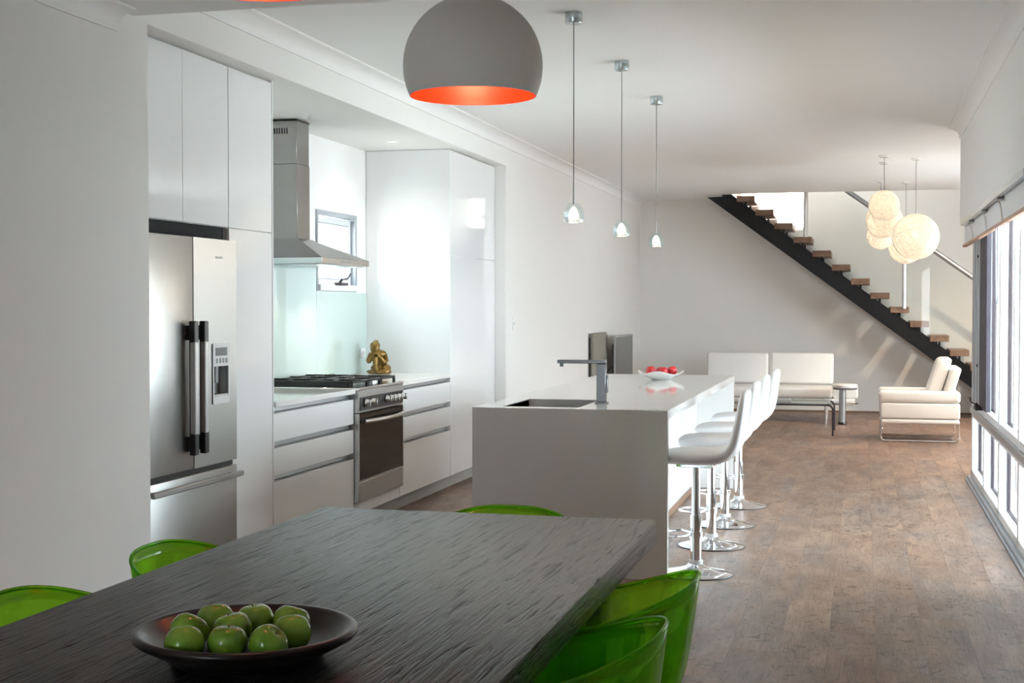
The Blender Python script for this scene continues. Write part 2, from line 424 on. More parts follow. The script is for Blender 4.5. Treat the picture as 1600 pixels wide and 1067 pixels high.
# low ceiling over the dining end, main ceiling, stair void
struct('ceiling_dining', B().box(XL, 1.1, BACK, STEP, LOW+.012, CEIL+.35), 'ceiling_paint')
VX0 = -1.72
struct('ceiling', B().box(XL, XRR, STEP, YV, CEIL, CEIL+.32).box(XL, VX0, YV, FAR, CEIL, CEIL+.32), 'ceiling_paint')
# upper walls and roof of the stair void, with a skylight added for light
struct('wall_void', B().box(VX0-T-1.2, XRR+T, YV-T, YV, CEIL+.32, TOP).box(VX0-T-1.2, VX0-1.2, YV, FAR, CEIL+.32, TOP).box(XRR, XRR+T, YV, FAR, CEIL, TOP), 'wall_white')
struct('ceiling_void', B().box(VX0-1.2, -1.85, YV, FAR, TOP, TOP+.12).box(-.85, XRR, YV, FAR, TOP, TOP+.12).box(-1.85, -.85, YV, YV+.04, TOP, TOP+.12).box(-1.85, -.85, FAR-.04, FAR, TOP, TOP+.12), 'wall_white')
# right side: bulkhead over the glazing, solid wall nearer than the glazing, living end wall
WN = 7.3
BZ = 2.135
struct('wall_right', B().box(.78, 1.12, STEP, YE, BZ, CEIL), 'wall_white')
struct('wall_right_near', B().box(XR, 1.12, BACK, WN, -.12, CEIL), 'wall_paint')
struct('wall_return', B().box(1.12, XRR+T, YE-T, YE, -.12, CEIL), 'wall_paint')
LW0, LW1, LZ0, LZ1 = 14.1, 16.5, .6, 2.3
struct('wall_living', B().box(XRR, XRR+T, YE-T, LW0, -.12, CEIL).box(XRR, XRR+T, LW1, FAR, -.12, CEIL).box(XRR, XRR+T, LW0, LW1, -.12, LZ0).box(XRR, XRR+T, LW0, LW1, LZ1, CEIL), 'wall_paint')

# cove cornices
def cornice(name, side, x, zc, y0, y1, m='trim_paint'):
    s = 1 if side == 'l' else -1; q = .095
    prof = [(x, zc), (x+s*q, zc), (x+s*q, zc-.010), (x+s*(q-.012), zc-.014)]
    for k in range(7):
        t = k/6*pi/2; prof.append((x+s*(q-.012)-s*(q-.024)*sin(t), zc-.014-(q-.026)*(1-cos(t))))
    prof += [(x+s*.010, zc-q+.008), (x+s*.010, zc-q), (x, zc-q)]
    struct(name, B().prism(prof, 'y', y0, y1), m, smooth=30)
cornice('trim_1', 'l', XL, CEIL, STEP, FAR)
cornice('trim_2', 'l', XL, LOW+.012, BACK, 5.24)
cornice('trim_3', 'r', .78, CEIL, STEP, YE)
struct('baseboard_far', B().box(XL, XRR, FAR-.014, FAR, 0, .022), 'skirting')
struct('baseboard_left', B().box(XL, XL+.012, N1+.01, FAR-.014, 0, .02), 'skirting')

# ------------------------------------------------------------------ kitchen window
def winding_arm(parent, x, y, z, s):
    link('winder', B().box(x, x+s*.05, y-.06, y+.10, z, z+.022, .004).cyl((x+s*.03, y-.03, z+.02), (x+s*.05, y-.03, z+.05), .012, 10)
         .tube(rounded([(x+s*.05, y-.03, z+.045), (x+s*.08, y+.02, z+.055), (x+s*.085, y+.055, z+.09)], .02), .006, 8), 'gasket', parent)
wk = bpy.data.objects.new('window_1', None); C.objects.link(wk); wk.location = (XB, (WY0+WY1)/2, WZ0); wk['kind'] = 'structure'
def frame_yz(x0, x1, y0, y1, z0, z1, t, bev=.003):
    return B().box(x0, x1, y0, y0+t, z0, z1, bev).box(x0, x1, y1-t, y1, z0, z1, bev).box(x0, x1, y0+t, y1-t, z0, z0+t, bev).box(x0, x1, y0+t, y1-t, z1-t, z1, bev)
link('window_frame', frame_yz(XB-.11, XB+.012, WY0, WY1, WZ0, WZ1, .035), 'frame_grey', wk)
link('sash', frame_yz(XB-.075, XB-.025, WY0+.045, WY1-.045, WZ0+.05, WZ1-.045, .04), 'window_frame', wk)
link('seal', frame_yz(XB-.06, XB-.028, WY0+.083, WY1-.083, WZ0+.088, WZ1-.083, .012, 0), 'frame_grey', wk)
link('pane', B().box(XB-.052, XB-.046, WY0+.09, WY1-.09, WZ0+.095, WZ1-.09), 'pane', wk)
link('sill', B().box(XB-.02, XB+.03, WY0+.03, WY1-.03, WZ0+.003, WZ0+.05, .004), 'window_frame', wk)
winding_arm(wk, XB+.02, WY0+.38, WZ0+.045, 1)

# ------------------------------------------------------------------ glazed right wall
gw = bpy.data.objects.new('window_2', None); C.objects.link(gw); gw.location = (XR, YE, 0); gw['kind'] = 'structure'
link('floor_track', B().box(XR-.03, XR+.12, WN, YE-.05, 0, .035, .006).box(XR-.045, XR-.03, WN, YE-.05, 0, .012), 'frame_grey', gw)
link('bottom_rail', B().box(XR, XR+.1, WN, YE-.05, .035, .09, .004), 'window_frame', gw)
link('transom', B().box(XR-.012, XR+.1, WN, YE-.05, .56, .615, .006), 'anodised', gw)
link('transom_rail', B().box(XR+.004, XR+.1, WN, YE-.05, .615, .67, .004).box(XR+.004, XR+.1, WN, YE-.05, .53, .56, .004), 'window_frame', gw)
link('head_rail', B().box(XR, XR+.1, WN, YE-.05, 2.06, BZ, .004), 'window_frame', gw)
ys = [11.98, 10.84, 9.66, 8.46]
for y in ys + [WN+.03]:
    link('mullion', B().box(XR, XR+.1, y-.03, y+.03, .05, 2.08, .004), 'window_frame', gw)
for a, b_ in zip([WN+.03] + ys[::-1], ys[::-1]):
    for z0, z1 in ((.09, .53), (.67, 2.06)):
        link('glass', B().box(XR+.062, XR+.07, a+.03, b_-.03, z0, z1), 'pane', gw)
        link('gasket', B().box(XR+.055, XR+.078, b_-.043, b_-.03, z0, z1).box(XR+.055, XR+.078, a+.03, a+.04, z0, z1).box(XR+.055, XR+.078, a+.04, b_-.043, z0, z0+.008), 'gasket', gw)
# sash mullions half way in the upper row
for a, b_ in zip(ys[1:], ys):
    ym = (a+b_)/2
    link('sash_stile', B().box(XR+.03, XR+.09, ym-.022, ym+.022, .67, 2.06, .004), 'window_frame', gw)
    link('gasket', B().box(XR+.045, XR+.08, ym+.022, ym+.032, .67, 2.06), 'gasket', gw)
# stacked grey stiles and a dark screen edge at the far end
for k, (y, x0) in enumerate(((11.86, -.004), (11.62, .0), (11.36, .004))):
    link('end_stile', B().box(XR+x0, XR+.06+x0, y-.11, y+.11, .67, 2.06, .006), 'frame_grey', gw)
link('screen_stile', B().box(XR-.006, XR+.03, 10.63, 11.2, .67, 2.06, .004), 'frame_dark', gw)
winding_arm(gw, XR, 10.98, .665, -1)
link('bolt', B().cyl((XR-.004, 11.5, 1.85), (XR+.01, 11.5, 1.85), .012, 10).cyl((XR-.004, 11.5, .98), (XR+.01, 11.5, .98), .012, 10), 'gasket', gw)
# added living-end window (out of view, lights the far end)
lw = bpy.data.objects.new('window_added', None); C.objects.link(lw); lw.location = (XRR, LW0, LZ0); lw['kind'] = 'structure'
bb = frame_yz(XRR+.03, XRR+.13, LW0, LW1, LZ0, LZ1, .06)
for k in (1,): bb.box(XRR+.04, XRR+.12, LW0+1.2*k-.03, LW0+1.2*k+.03, LZ0+.06, LZ1-.06)
link('window_frame', bb, 'window_frame', lw)
link('pane', B().box(XRR+.08, XRR+.086, LW0+.06, LW1-.06, LZ0+.06, LZ1-.06), 'pane', lw)

rw = bpy.data.objects.new('door_added', None); C.objects.link(rw); rw.location = (RX0, BACK, 0); rw['kind'] = 'structure'  # unseen glazed door, added to let light in from behind the camera
bb = B()
for x in (RX0, RX1-.06): bb.box(x, x+.06, BACK-.14, BACK-.06, 0, RZ)
bb.box(RX0, RX1, BACK-.13, BACK-.07, 0, .08).box(RX0, RX1, BACK-.13, BACK-.07, RZ-.06, RZ)
link('door_frame', bb, 'window_frame', rw)
link('pane', B().box(RX0+.06, RX1-.06, BACK-.103, BACK-.097, .08, RZ-.06), 'pane', rw)

# roller blind under the bulkhead
rb = thing('roller_blind', 'white raised blind with wooden bottom bar above the glazed wall', 'blind', (.81, YE-.1, 2.1))
link('fabric', B().box(.812, .822, WN+.02, 12.0, 1.962, BZ-.001), 'blind_fabric', rb)
link('bottom_bar', B().box(.797, .832, WN+.02, 12.03, 1.945, 1.967, .004), 'wood_rail', rb)
link('head_channel', B().box(.772, .80, WN+.02, 11.78, BZ-.028, BZ+.012, .005), 'anodised', rb)
for y in (11.05, 9.85, 8.75):
    k = link('cleat', B().box(.772, .812, y-.07, y+.07, BZ-.045, BZ-.026, .005), 'grey_plastic', rb)
    link('pull_cord', B().tube([(.79, y+.05, BZ-.04), (.80, y+.02, 2.05), (.808, y, 1.966)], .006, 6), 'cord_white', rb)
link('bead_chain', B().tube(rounded([(.805, 9.0, 1.95), (.81, 9.0, 1.50), (.81, 9.07, 1.46), (.81, 9.14, 1.50), (.805, 9.14, 1.95)], .05), .004, 6), 'frame_grey', rb)

# outside
struct('floor_terrace', B().box(1.13, 40, -2.8, 40, -.16, -.10).box(-30, 40, -30, -2.8, -.16, -.10), 'concrete_out')
struct('floor_sideyard', B().box(-30, XB-.17, -2.8, 40, -.16, -.10), 'paving_side')
for x, y in ((1.165, 11.4),):
    tag(link('verandah_post', B().box(x, x+.07, y, y+.07, -.1, 2.6, .006).box(x-.012, x+.082, y-.012, y+.082, -.1, .02, .004), 'post_out'), 'brown timber verandah post outside the glazed wall', 'post')

# ------------------------------------------------------------------ kitchen
def y_doors(parent, name, x, y0, y1, z0, z1, m='lacquer', g=.0018, t=.02):
    return link(name, B().box(x-t, x, y0+g, y1-g, z0+g, z1-g, .0015), m, parent)

# fridge
FX = -3.12; fy0, fy1 = 5.53, 6.455; fs = 5.992
fr = thing('fridge', 'stainless steel french-door fridge with water dispenser', 'fridge', (-3.5, 6.0, 0))
link('body', B().box(XB+.02, FX-.06, fy0+.004, fy1-.004, .05, 1.78, .006), 'grey_plastic', fr)
link('kick_grille', B().box(XB+.1, FX-.07, fy0+.02, fy1-.02, 0, .05), 'black_plastic', fr)
d1 = link('door', B().box(FX-.055, FX, fy0, fs-.0025, .668, 1.785, .006, 2), 'steel', fr)
# right door is built around the dispenser opening
dy0, dy1, dz0, dz1 = 6.182, 6.361, .966, 1.266
oy0, oy1, oz0, oz1 = dy0+.012, dy1-.012, 1.0, 1.152
d2 = link('door', B().box(FX-.055, FX, fs+.0025, oy0, .668, 1.785).box(FX-.055, FX, oy1, fy1, .668, 1.785).box(FX-.055, FX, oy0, oy1, .668, oz0).box(FX-.055, FX, oy0, oy1, oz1, 1.785), 'steel', fr)
link('freezer_drawer', B().box(FX-.055, FX, fy0, fy1, .07, .64, .006, 2), 'steel', fr)
link('seal', B().box(FX-.058, FX-.02, fy0+.01, fy1-.01, .641, .667), 'black_plastic', fr)
for dr, a, b_ in ((d1, fs-.092, fs-.047), (d2, fs+.032 - .02, fs+.057)):
    hx = FX+.022
    h1 = link('handle', B().box(hx, hx+.03, a, b_, .742, 1.381, .004), 'black_plastic', dr)
    link('handle_grip', B().box(hx+.006, hx+.034, a-.002, b_-.010, .842, 1.282, .004), 'silver_paint', dr)
    link('handle_mount', B().box(FX-.001, hx+.004, a+.006, b_-.006, .76, .83), 'black_plastic', dr)
    link('handle_mount', B().box(FX-.001, hx+.004, a+.006, b_-.006, 1.29, 1.36), 'black_plastic', dr)
dp = link('dispenser', B().box(FX-.002, FX+.006, dy0, dy0+.012, dz0, dz1).box(FX-.002, FX+.006, dy1-.012, dy1, dz0, dz1).box(FX-.002, FX+.006, dy0+.012, dy1-.012, dz0, oz0).box(FX-.002, FX+.006, dy0+.012, dy1-.012, oz1, dz1), 'light_plastic', d2)
link('dispenser_recess', B().box(FX-.054, FX-.048, oy0, oy1, oz0, oz1), 'grey_plastic', d2)
link('dispenser_paddle', B().box(FX-.045, FX-.012, oy0+.05, oy0+.08, oz0+.07, oz1), 'grey_plastic', d2)
link('dispenser_tray', B().box(FX-.05, FX+.004, oy0, oy1, oz0, oz0+.012), 'steel', d2)
link('dispenser_screen', B().box(FX+.005, FX+.008, dy0+.028, dy1-.028, 1.205, 1.245), 'lcd', d2)
for k in range(4):
    yk = dy0+.036+k*.034
    link('dispenser_button', B().box(FX+.005, FX+.009, yk, yk+.016, 1.168, 1.192, .001), 'grey_plastic', d2)
link('badge', B().box(FX, FX+.002, 6.23, 6.30, 1.69, 1.70), 'grey_plastic', d2)
fh = link('drawer_handle', B().box(FX+.03, FX+.05, fy0-.01, fy1-.02, .585, .612, .004).box(FX-.001, FX+.032, fy0+.03, fy0+.06, .59, .607).box(FX-.001, FX+.032, fy1-.09, fy1-.06, .59, .607), 'steel', fr)

# cabinet above the fridge
oh = thing('overhead_cabinet', 'white gloss two-door cabinet above the fridge', 'cabinet', (-3.5, 6.0, 1.85))
link('carcass', B().box(XB+.01, XC-.022, N0+.006, 6.494, 1.858, LOW-.004), 'wall_white', oh)
y_doors(oh, 'door', XC, N0+.006, 6.006, 1.858, LOW-.012); y_doors(oh, 'door', XC, 6.006, 6.494, 1.858, LOW-.012)
link('vent_panel', B().box(XC-.06, XC-.03, N0+.006, 6.49, 1.79, 1.857), 'black_matte', oh)
# tall cabinet beside the fridge
tc = thing('tall_cabinet', 'tall white gloss cabinet between fridge and drawers', 'cabinet', (-3.5, 6.77, 0))
link('carcass', B().box(XB+.01, XC-.022, 6.50, 7.028, .1, LOW-.004), 'lacquer', tc)
y_doors(tc, 'door', XC, 6.499, 7.030, 1.857, LOW-.012); y_doors(tc, 'door', XC, 6.499, 7.030, .10, 1.857)
link('end_panel', B().box(XB+.005, XC+.003, 7.030, 7.043, .1, LOW-.002), 'lacquer', tc)
# drawer cabinets
def drawers(label, y0, y1):
    t = thing('drawer_cabinet', label, 'cabinet', (-3.5, (y0+y1)/2, 0), 'white drawer cabinets')
    link('carcass', B().box(XB+.01, XC-.045, y0+.002, y1-.002, .1, .884), 'dark_interior', t)
    for z0, z1 in ((.692, .854), (.502, .659), (.10, .469)):
        y_doors(t, 'drawer_front', XC, y0+.002, y1-.002, z0, z1, 'lacquer')
    for z0, z1 in ((.853, .886), (.658, .693), (.468, .503)):
        link('finger_rail', B().prism([(XC-.044, z1), (XC-.044, z0-.012), (XC-.021, z0-.012), (XC-.021, z0+.001), (XC-.034, z0+.006), (XC-.036, z1-.004), (XC-.006, z1-.003), (XC-.006, z1)], 'y', y0+.004, y1-.004), 'anodised', t)
    return t
drawers('white three-drawer cabinet left of the oven', 7.045, 8.280)
drawers('white three-drawer cabinet right of the oven', 9.178, 10.404)
for y0, y1, lb in ((7.045, 8.283, 'white stone worktop left of the cooktop'), (9.175, 10.404, 'white stone worktop under the golden statue')):
    tag(link('worktop', B().box(XB+.012, XC+.012, y0, y1, .887, .92, .002), 'stone_white'), lb, 'worktop')
kb = thing('kickboard', 'grey kickboard running under the kitchen cabinets', 'kickboard', (-3.24, 9, 0))
link('board', B().box(-3.245, -3.23, 6.50, N1-.002, 0, .1), 'kick_grey', kb)
link('oven_plinth', B().box(-3.22, XC, 8.285, 9.172, .1, .176, .001), 'lacquer', kb)
# pantry
pn = thing('pantry_cabinet', 'tall white gloss pantry at the far end of the kitchen', 'cabinet', (-3.5, 11.1, 0))
link('carcass', B().box(XB+.01, XC-.021, 10.425, N1-.006, .1, LOW-.004), 'wall_white', pn)
link('side_panel', B().box(XB+.004, XC, 10.407, 10.424, .1, LOW-.003, .001), 'lacquer', pn)
y_doors(pn, 'door', XC, 10.425, N1-.004, 1.857, LOW-.008); y_doors(pn, 'door', XC, 10.425, N1-.004, .10, 1.857)

# splashback in glass sheets round the window
sp = thing('splashback', 'pale mint green glass splashback behind the cooktop', 'splashback', (XB+.004, 8.8, .92))
link('glass_sheet', B().box(XB+.001, XB+.008, 7.046, 9.355, .921, 1.86), 'splash_glass', sp)
link('glass_sheet', B().box(XB+.001, XB+.008, 9.358, 10.403, .921, 1.556), 'splash_glass', sp)
def outlet(name, label, x, y, z, w_, h_, n):
    t = thing(name, label, 'switch' if 'switch' in name else 'outlet', (x, y, z))
    link('plate', B().box(x, x+.008, y-w_/2, y+w_/2, z-h_/2, z+h_/2, .002), 'white_plastic', t)
    for k in range(n):
        link('rocker', B().box(x+.008, x+.012, y-.012+.024*(k-(n-1)/2)*1.6, y+.008+.024*(k-(n-1)/2)*1.6, z-.012, z+.012, .001), 'light_plastic', t)
outlet('power_outlet', 'white power outlet on the splashback beside the statue', XB+.008, 10.30, 1.08, .115, .075, 2)
outlet('light_switch', 'white light switch on the wall beside the pantry', XL, 12.03, 1.295, .07, .115, 2)

# oven / cooker
OX = -3.15; oy0_, oy1_ = 8.287, 9.171; oc = (oy0_+oy1_)/2
ov = thing('cooker', 'stainless steel freestanding cooker with black oven glass and gas cooktop', 'oven', (-3.5, oc, .176))
link('body', B().box(XB+.014, OX-.045, oy0_, oy1_, .178, .905, .002), 'steel', ov)
link('hob_plate', B().box(XB+.03, OX+.002, oy0_-.001, oy1_+.001, .905, .924, .004), 'steel_bright', ov)
link('control_panel', B().prism([(OX-.05, .76), (OX-.004, .76), (OX, .80), (OX, .868), (OX-.001, .904), (OX-.05, .904)], 'y', oy0_, oy1_, .002, 1), 'steel', ov)
link('control_strip', B().box(OX-.004, OX+.003, oy0_+.02, oy1_-.012, .775, .862, .001), 'black_plastic', ov)
for y in (8.40, 8.52, 8.80, 8.88, 8.96, 9.04, 9.12):
    kn = link('knob', B().tube([(OX+.002, y, .822), (OX+.010, y, .822)], .030, 18), 'black_plastic', ov)
    link('knob_grip', B().tube([(OX+.010, y, .822), (OX+.032, y, .822), (OX+.036, y, .822)], [.024, .021, .017], 18).box(OX+.03, OX+.045, y-.006, y+.006, .80, .844, .002), 'steel_bright', kn)
link('clock', B().box(OX+.002, OX+.005, 8.60, 8.70, .805, .84), 'screen_grey', ov)
dz = link('oven_door', B().box(OX-.044, OX, oy0_+.004, oy1_-.004, .325, .755, .004), 'oven_glass', ov)
link('door_edge', B().box(OX-.044, OX+.002, oy0_, oy0_+.012, .325, .757).box(OX-.044, OX+.002, oy1_-.012, oy1_, .325, .757).box(OX-.044, OX-.002, oy0_, oy1_, .314, .325), 'steel', ov)
pts = []
for k in range(13):
    t = k/12; pts.append((OX+.022+.038*sin(pi*t), oy0_+.05+(oy1_-oy0_-.1)*t, .705))
link('door_handle', B().tube(pts, .014, 10), 'steel_bright', dz)
for yy in (oy0_+.055, oy1_-.055): link('handle_post', B().cyl((OX-.001, yy, .705), (OX+.03, yy, .705), .011, 8), 'black_plastic', dz)
link('bottom_drawer', B().box(OX-.044, OX, oy0_, oy1_, .18, .312, .004), 'steel', ov)
# burners and grates
for k, (x, y, r) in enumerate(((-3.33, 8.47, .045), (-3.66, 8.47, .055), (-3.5, 8.73, .065), (-3.33, 8.99, .05), (-3.66, 8.99, .05))):
    bu = link('burner', B().lathe([(0, .924), (r, .924), (r, .934), (r*.75, .940), (0, .940)], (x, y, 0), 20), 'anodised', ov)
    link('burner_cap', B().lathe([(0, .940), (r*.72, .940), (r*.72, .946), (r*.6, .950), (0, .950)], (x, y, 0), 20), 'black_enamel', bu)
for y0, y1 in ((8.315, 8.60), (8.61, 8.85), (8.86, 9.145)):
    g = B(); x0, x1 = -3.82, -3.20; z0, z1 = .950, .966
    for yy in (y0, y1-.014): g.box(x0, x1, yy, yy+.014, z0, z1, .003)
    for xx in (x0, -3.515, x1-.014): g.box(xx, xx+.014, y0, y1, z0, z1, .003)
    ym = (y0+y1)/2
    g.box(x0, x0+.24, ym-.006, ym+.006, z0, z1+.006, .002).box(x1-.24, x1, ym-.006, ym+.006, z0, z1+.006, .002)
    for xx in (-3.66, -3.34): g.box(xx-.006, xx+.006, y0, y0+.1, z0, z1+.006, .002).box(xx-.006, xx+.006, y1-.1, y1, z0, z1+.006, .002)
    for xx in (x0, x1-.016):
        for yy in (y0, y1-.016): g.box(xx, xx+.016, yy, yy+.016, .924, z0)
    link('grate', g, 'black_enamel', ov)
link('wok_trim', B().box(-3.80, -3.22, 8.32, 8.34, .924, .958, .002), 'black_enamel', ov)

# range hood
hx = -3.462; hy0, hy1 = 8.437, 9.33
hd = thing('range_hood', 'stainless steel canopy range hood with tall chimney', 'range hood', (XB+.2, 8.88, 1.735))
cx0, cx1, cy0, cy1 = XB+.001, -3.652, 8.475, 8.69
# canopy: lip and sloped top
link('lip', B().box(XB+.009, hx, hy0, hy1, 1.737, 1.777, .002), 'steel_bright', hd)
link('canopy', B().rings([[(XB+.009, hy0, 1.777), (hx, hy0, 1.777), (hx, hy1, 1.777), (XB+.009, hy1, 1.777)], [(XB+.009, cy0-.005, 1.905), (cx1+.005, cy0-.005, 1.905), (cx1+.005, cy1+.005, 1.905), (XB+.009, cy1+.005, 1.905)]]), 'steel_hood', hd, 20)
link('chimney', B().box(cx0+.008, cx1, cy0, cy1, 1.90, 2.40, .002).box(cx0+.01, cx1-.003, cy0+.003, cy1-.003, 2.40, 2.685, .002), 'steel_vert', hd)
link('chimney_cap', B().box(cx0+.009, cx1+.001, cy0-.001, cy1+.001, 2.684, 2.692), 'black_plastic', hd)
for k in range(7):
    xs = -3.835+k*.018
    link('vent_slot', B().box(xs, xs+.008, cy0+.001, cy0+.004, 2.60, 2.64), 'black_plastic', hd)
link('filter', B().box(XB+.05, hx-.03, hy0+.03, hy1-.03, 1.731, 1.738), 'anodised', hd)
for yy in (hy0+.15, hy1-.15): link('hood_light', B().lathe([(0, 1.729), (.03, 1.729), (.03, 1.732)], (hx-.07, yy, 0), 16), 'downlight_lens', hd)
link('button_row', B().box(hx, hx+.003, 8.80, 8.95, 1.751, 1.763), 'grey_plastic', hd)
sl = bpy.data.lights.new('hood_glow', 'SPOT'); sl.energy = 9; sl.color = (1, .92, .78); sl.spot_size = 2.2; sl.spot_blend = .6; sl.shadow_soft_size = .03
for yy in (hy0+.15, hy1-.15):
    so = bpy.data.objects.new('hood_glow', sl); C.objects.link(so); so.location = (hx-.07, yy, 1.722)

dl = thing('downlight', 'small recessed downlight in the kitchen niche ceiling', 'downlight', (-3.47, 9.85, LOW))
link('ring', B().lathe([(.032, -.001), (.045, -.004), (.048, 0)], (-3.47, 9.85, LOW), 24), 'white_plastic', dl)
link('lens', B().lathe([(0, -.0015), (.032, -.0015)], (-3.47, 9.85, LOW), 24), 'downlight_lens', dl)
sl = bpy.data.lights.new('downlight_beam', 'SPOT'); sl.energy = 14; sl.color = (1, .94, .84); sl.spot_size = 2.4; sl.spot_blend = 1; sl.shadow_soft_size = .03
so = bpy.data.objects.new('downlight_beam', sl); C.objects.link(so); so.location = (-3.47, 9.85, LOW-.01)

# golden statue: seated figure resting its head on hands over a raised knee, one continuous surface
def statue():
    b = B(); s = .262   # overall height; local: facing -y toward the camera, base at z=0
    def el(c, r, rot=None): b.ball(tuple(v*s for v in c), tuple(v*s for v in r), 16, 12, rot)
    def lb(pts, rad): b.tube([tuple(v*s for v in p) for p in pts], [r*s for r in rad], 10)
    el((.04, .04, .055), (.38, .26, .065))                     # base and robe
    el((.24, -.02, .15), (.17, .18, .13))
    el((.06, .06, .16), (.26, .20, .13))                       # hips
    el((.06, .09, .40), (.20, .16, .24))                       # torso, leaning
    el((.03, .04, .58), (.25, .15, .14))                       # shoulders
    el((-.08, -.08, .76), (.145, .145, .165))                   # head bowed
    el((-.07, -.01, .84), (.155, .15, .12))                     # hair
    el((-.04, .02, .95), (.075, .075, .055))                      # topknot
    lb([(-.02, .02, .15), (-.06, -.16, .36), (-.08, -.20, .50)], [.11, .10, .085])   # raised thigh
    lb([(-.08, -.20, .50), (-.07, -.20, .26), (-.05, -.19, .07)], [.08, .07, .05])   # shin
    el((-.05, -.24, .045), (.06, .12, .04))                    # foot
    lb([(.10, -.02, .14), (.30, -.08, .11), (.33, -.14, .08)], [.12, .10, .07])      # folded leg
    lb([(.33, -.14, .08), (.16, -.20, .07), (.02, -.22, .06)], [.075, .065, .05])
    lb([(-.18, .03, .58), (-.28, -.05, .38), (-.26, -.10, .33)], [.085, .07, .06])   # right arm
    lb([(-.26, -.10, .33), (-.18, -.18, .50), (-.09, -.20, .60)], [.06, .05, .045])
    lb([(.21, .03, .56), (.27, -.04, .38), (.22, -.12, .32)], [.085, .07, .06])      # left arm
    lb([(.22, -.12, .32), (.10, -.18, .46), (-.02, -.20, .58)], [.06, .05, .045])
    el((-.06, -.21, .60), (.10, .06, .04))                     # crossed hands
    lb([(.30, .05, .03), (.36, -.10, .05), (.22, -.22, .03), (-.1, -.26, .02), (-.28, -.16, .03)], [.05, .06, .05, .035, .04])
    return b
st = statue(); bmesh.ops.translate(st.bm, verts=st.bm.verts[:], vec=(0, 0, 0))
so = link('statue', st, 'gold', None, 0); so.location = (-3.71, 10.18, .925); so.rotation_euler = (0, 0, radians(24))
md = so.modifiers.new('remesh', 'REMESH'); md.mode = 'VOXEL'; md.voxel_size = .0045; md.use_smooth_shade = True
tag(so, 'golden seated statue resting its head on its knee', 'statue')

# ------------------------------------------------------------------ island
IX0, IX1, IY0, IY1, IZ = -2.07, -.998, 7.185, 11.03, .90
sx0, sx1, sy0, sy1 = -1.93, -1.50, 7.30, 7.92
isl = thing('kitchen_island', 'long white stone island bench with waterfall ends', 'island', (-1.53, 9.1, 0))
tb = B().box(IX0, sx0, IY0, IY1, IZ-.05, IZ).box(sx1, IX1, IY0, IY1, IZ-.05, IZ).box(sx0, sx1, IY0, sy0, IZ-.05, IZ).box(sx0, sx1, sy1, IY1, IZ-.05, IZ)
bmesh.ops.remove_doubles(tb.bm, verts=tb.bm.verts[:], dist=1e-5)
link('top_slab', tb, 'stone_island', isl)
link('end_panel', B().box(IX0, IX1, IY0, IY0+.05, 0, IZ-.0502), 'stone_island', isl)
link('end_panel', B().box(IX0, IX1, IY1-.05, IY1, 0, IZ-.0502), 'stone_island', isl)
link('cabinet_body', B().box(IX0+.04, -1.29, IY0+.051, IY1-.051, .05, IZ-.051-.2).box(IX0+.04, -1.29, sy1+.05, IY1-.051, .65, IZ-.051).box(-1.40, -1.29, IY0+.051, sy1+.05, .65, IZ-.051), 'lacquer', isl)
link('plinth', B().box(IX0+.08, -1.286, IY0+.051, IY1-.051, 0, .05), 'skirting', isl)
sk = thing('sink', 'dark undermount sink in the island bench', 'sink', ((sx0+sx1)/2, (sy0+sy1)/2, .68))
q = .008
link('basin', B().box(sx0-q, sx0, sy0-q, sy1+q, .68, IZ-.004).box(sx1, sx1+q, sy0-q, sy1+q, .68, IZ-.051).box(sx0, sx1, sy0-q, sy0, .68, IZ-.051).box(sx0, sx1, sy1, sy1+q, .68, IZ-.051).box(sx0, sx1, sy0, sy1, .68, .688), 'sink_dark', sk)
link('drain', B().lathe([(0, .690), (.035, .690), (.045, .688)], ((sx0+sx1)/2, 7.6, 0), 20), 'steel_bright', sk)
# tap
tx, ty = -1.44, 7.66
tp = thing('tap', 'dark square-section mixer tap standing beside the sink', 'tap', (tx, ty, IZ))
link('base', B().box(tx-.034, tx+.034, ty-.034, ty+.034, IZ, IZ+.008, .002), 'tap_dark', tp)
link('post', B().box(tx-.026, tx+.026, ty-.026, ty+.026, IZ+.008, IZ+.225, .003), 'tap_dark', tp)
link('spout', B().box(tx-.255, tx+.026, ty-.024, ty+.024, IZ+.226, IZ+.246, .003), 'tap_dark', tp)
link('aerator', B().cyl((tx-.232, ty, IZ+.226), (tx-.232, ty, IZ+.207), .013, 14), 'tap_dark', tp)
link('lever', B().box(tx+.026, tx+.036, ty-.016, ty+.016, IZ+.06, IZ+.16, .003), 'tap_dark', tp)

# fruit bowl on the island
bx, by = -1.475, 10.26
wb = B(); rings = []
seg = 48
def wavy(r, z, amp):
    return [(bx + r*cos(2*pi*k/seg), by + r*sin(2*pi*k/seg), IZ + z + amp*cos(4*2*pi*k/seg)) for k in range(seg)]
prof = [(.001, .004, 0), (.06, .004, 0), (.062, .0005, 0), (.075, .004, 0), (.11, .022, .004), (.145, .040, .007), (.17, .052, .012), (.174, .058, .012), (.168, .058, .012), (.14, .047, .007), (.105, .031, .004), (.07, .014, 0), (.001, .012, 0)]
wb.rings([wavy(*p) for p in prof], True)
tag(link('fruit_bowl', wb, 'ceramic_white'), 'white wavy-rimmed ceramic bowl on the island', 'bowl')
def apple_bm(r):
    pr = []
    for k in range(17):
        t = pi*k/16; rr_ = sin(t); z = -cos(t)
        rad = r*rr_*(1+.05*z); zz = r*1.0*z
        if k > 11: zz -= r*.28*((k-11)/5)**2.2
        if k < 4: zz += r*.25*((4-k)/4)**2
        pr.append((max(rad, .0004), zz))
    return B().lathe(pr, (0, 0, 0), 22, True)
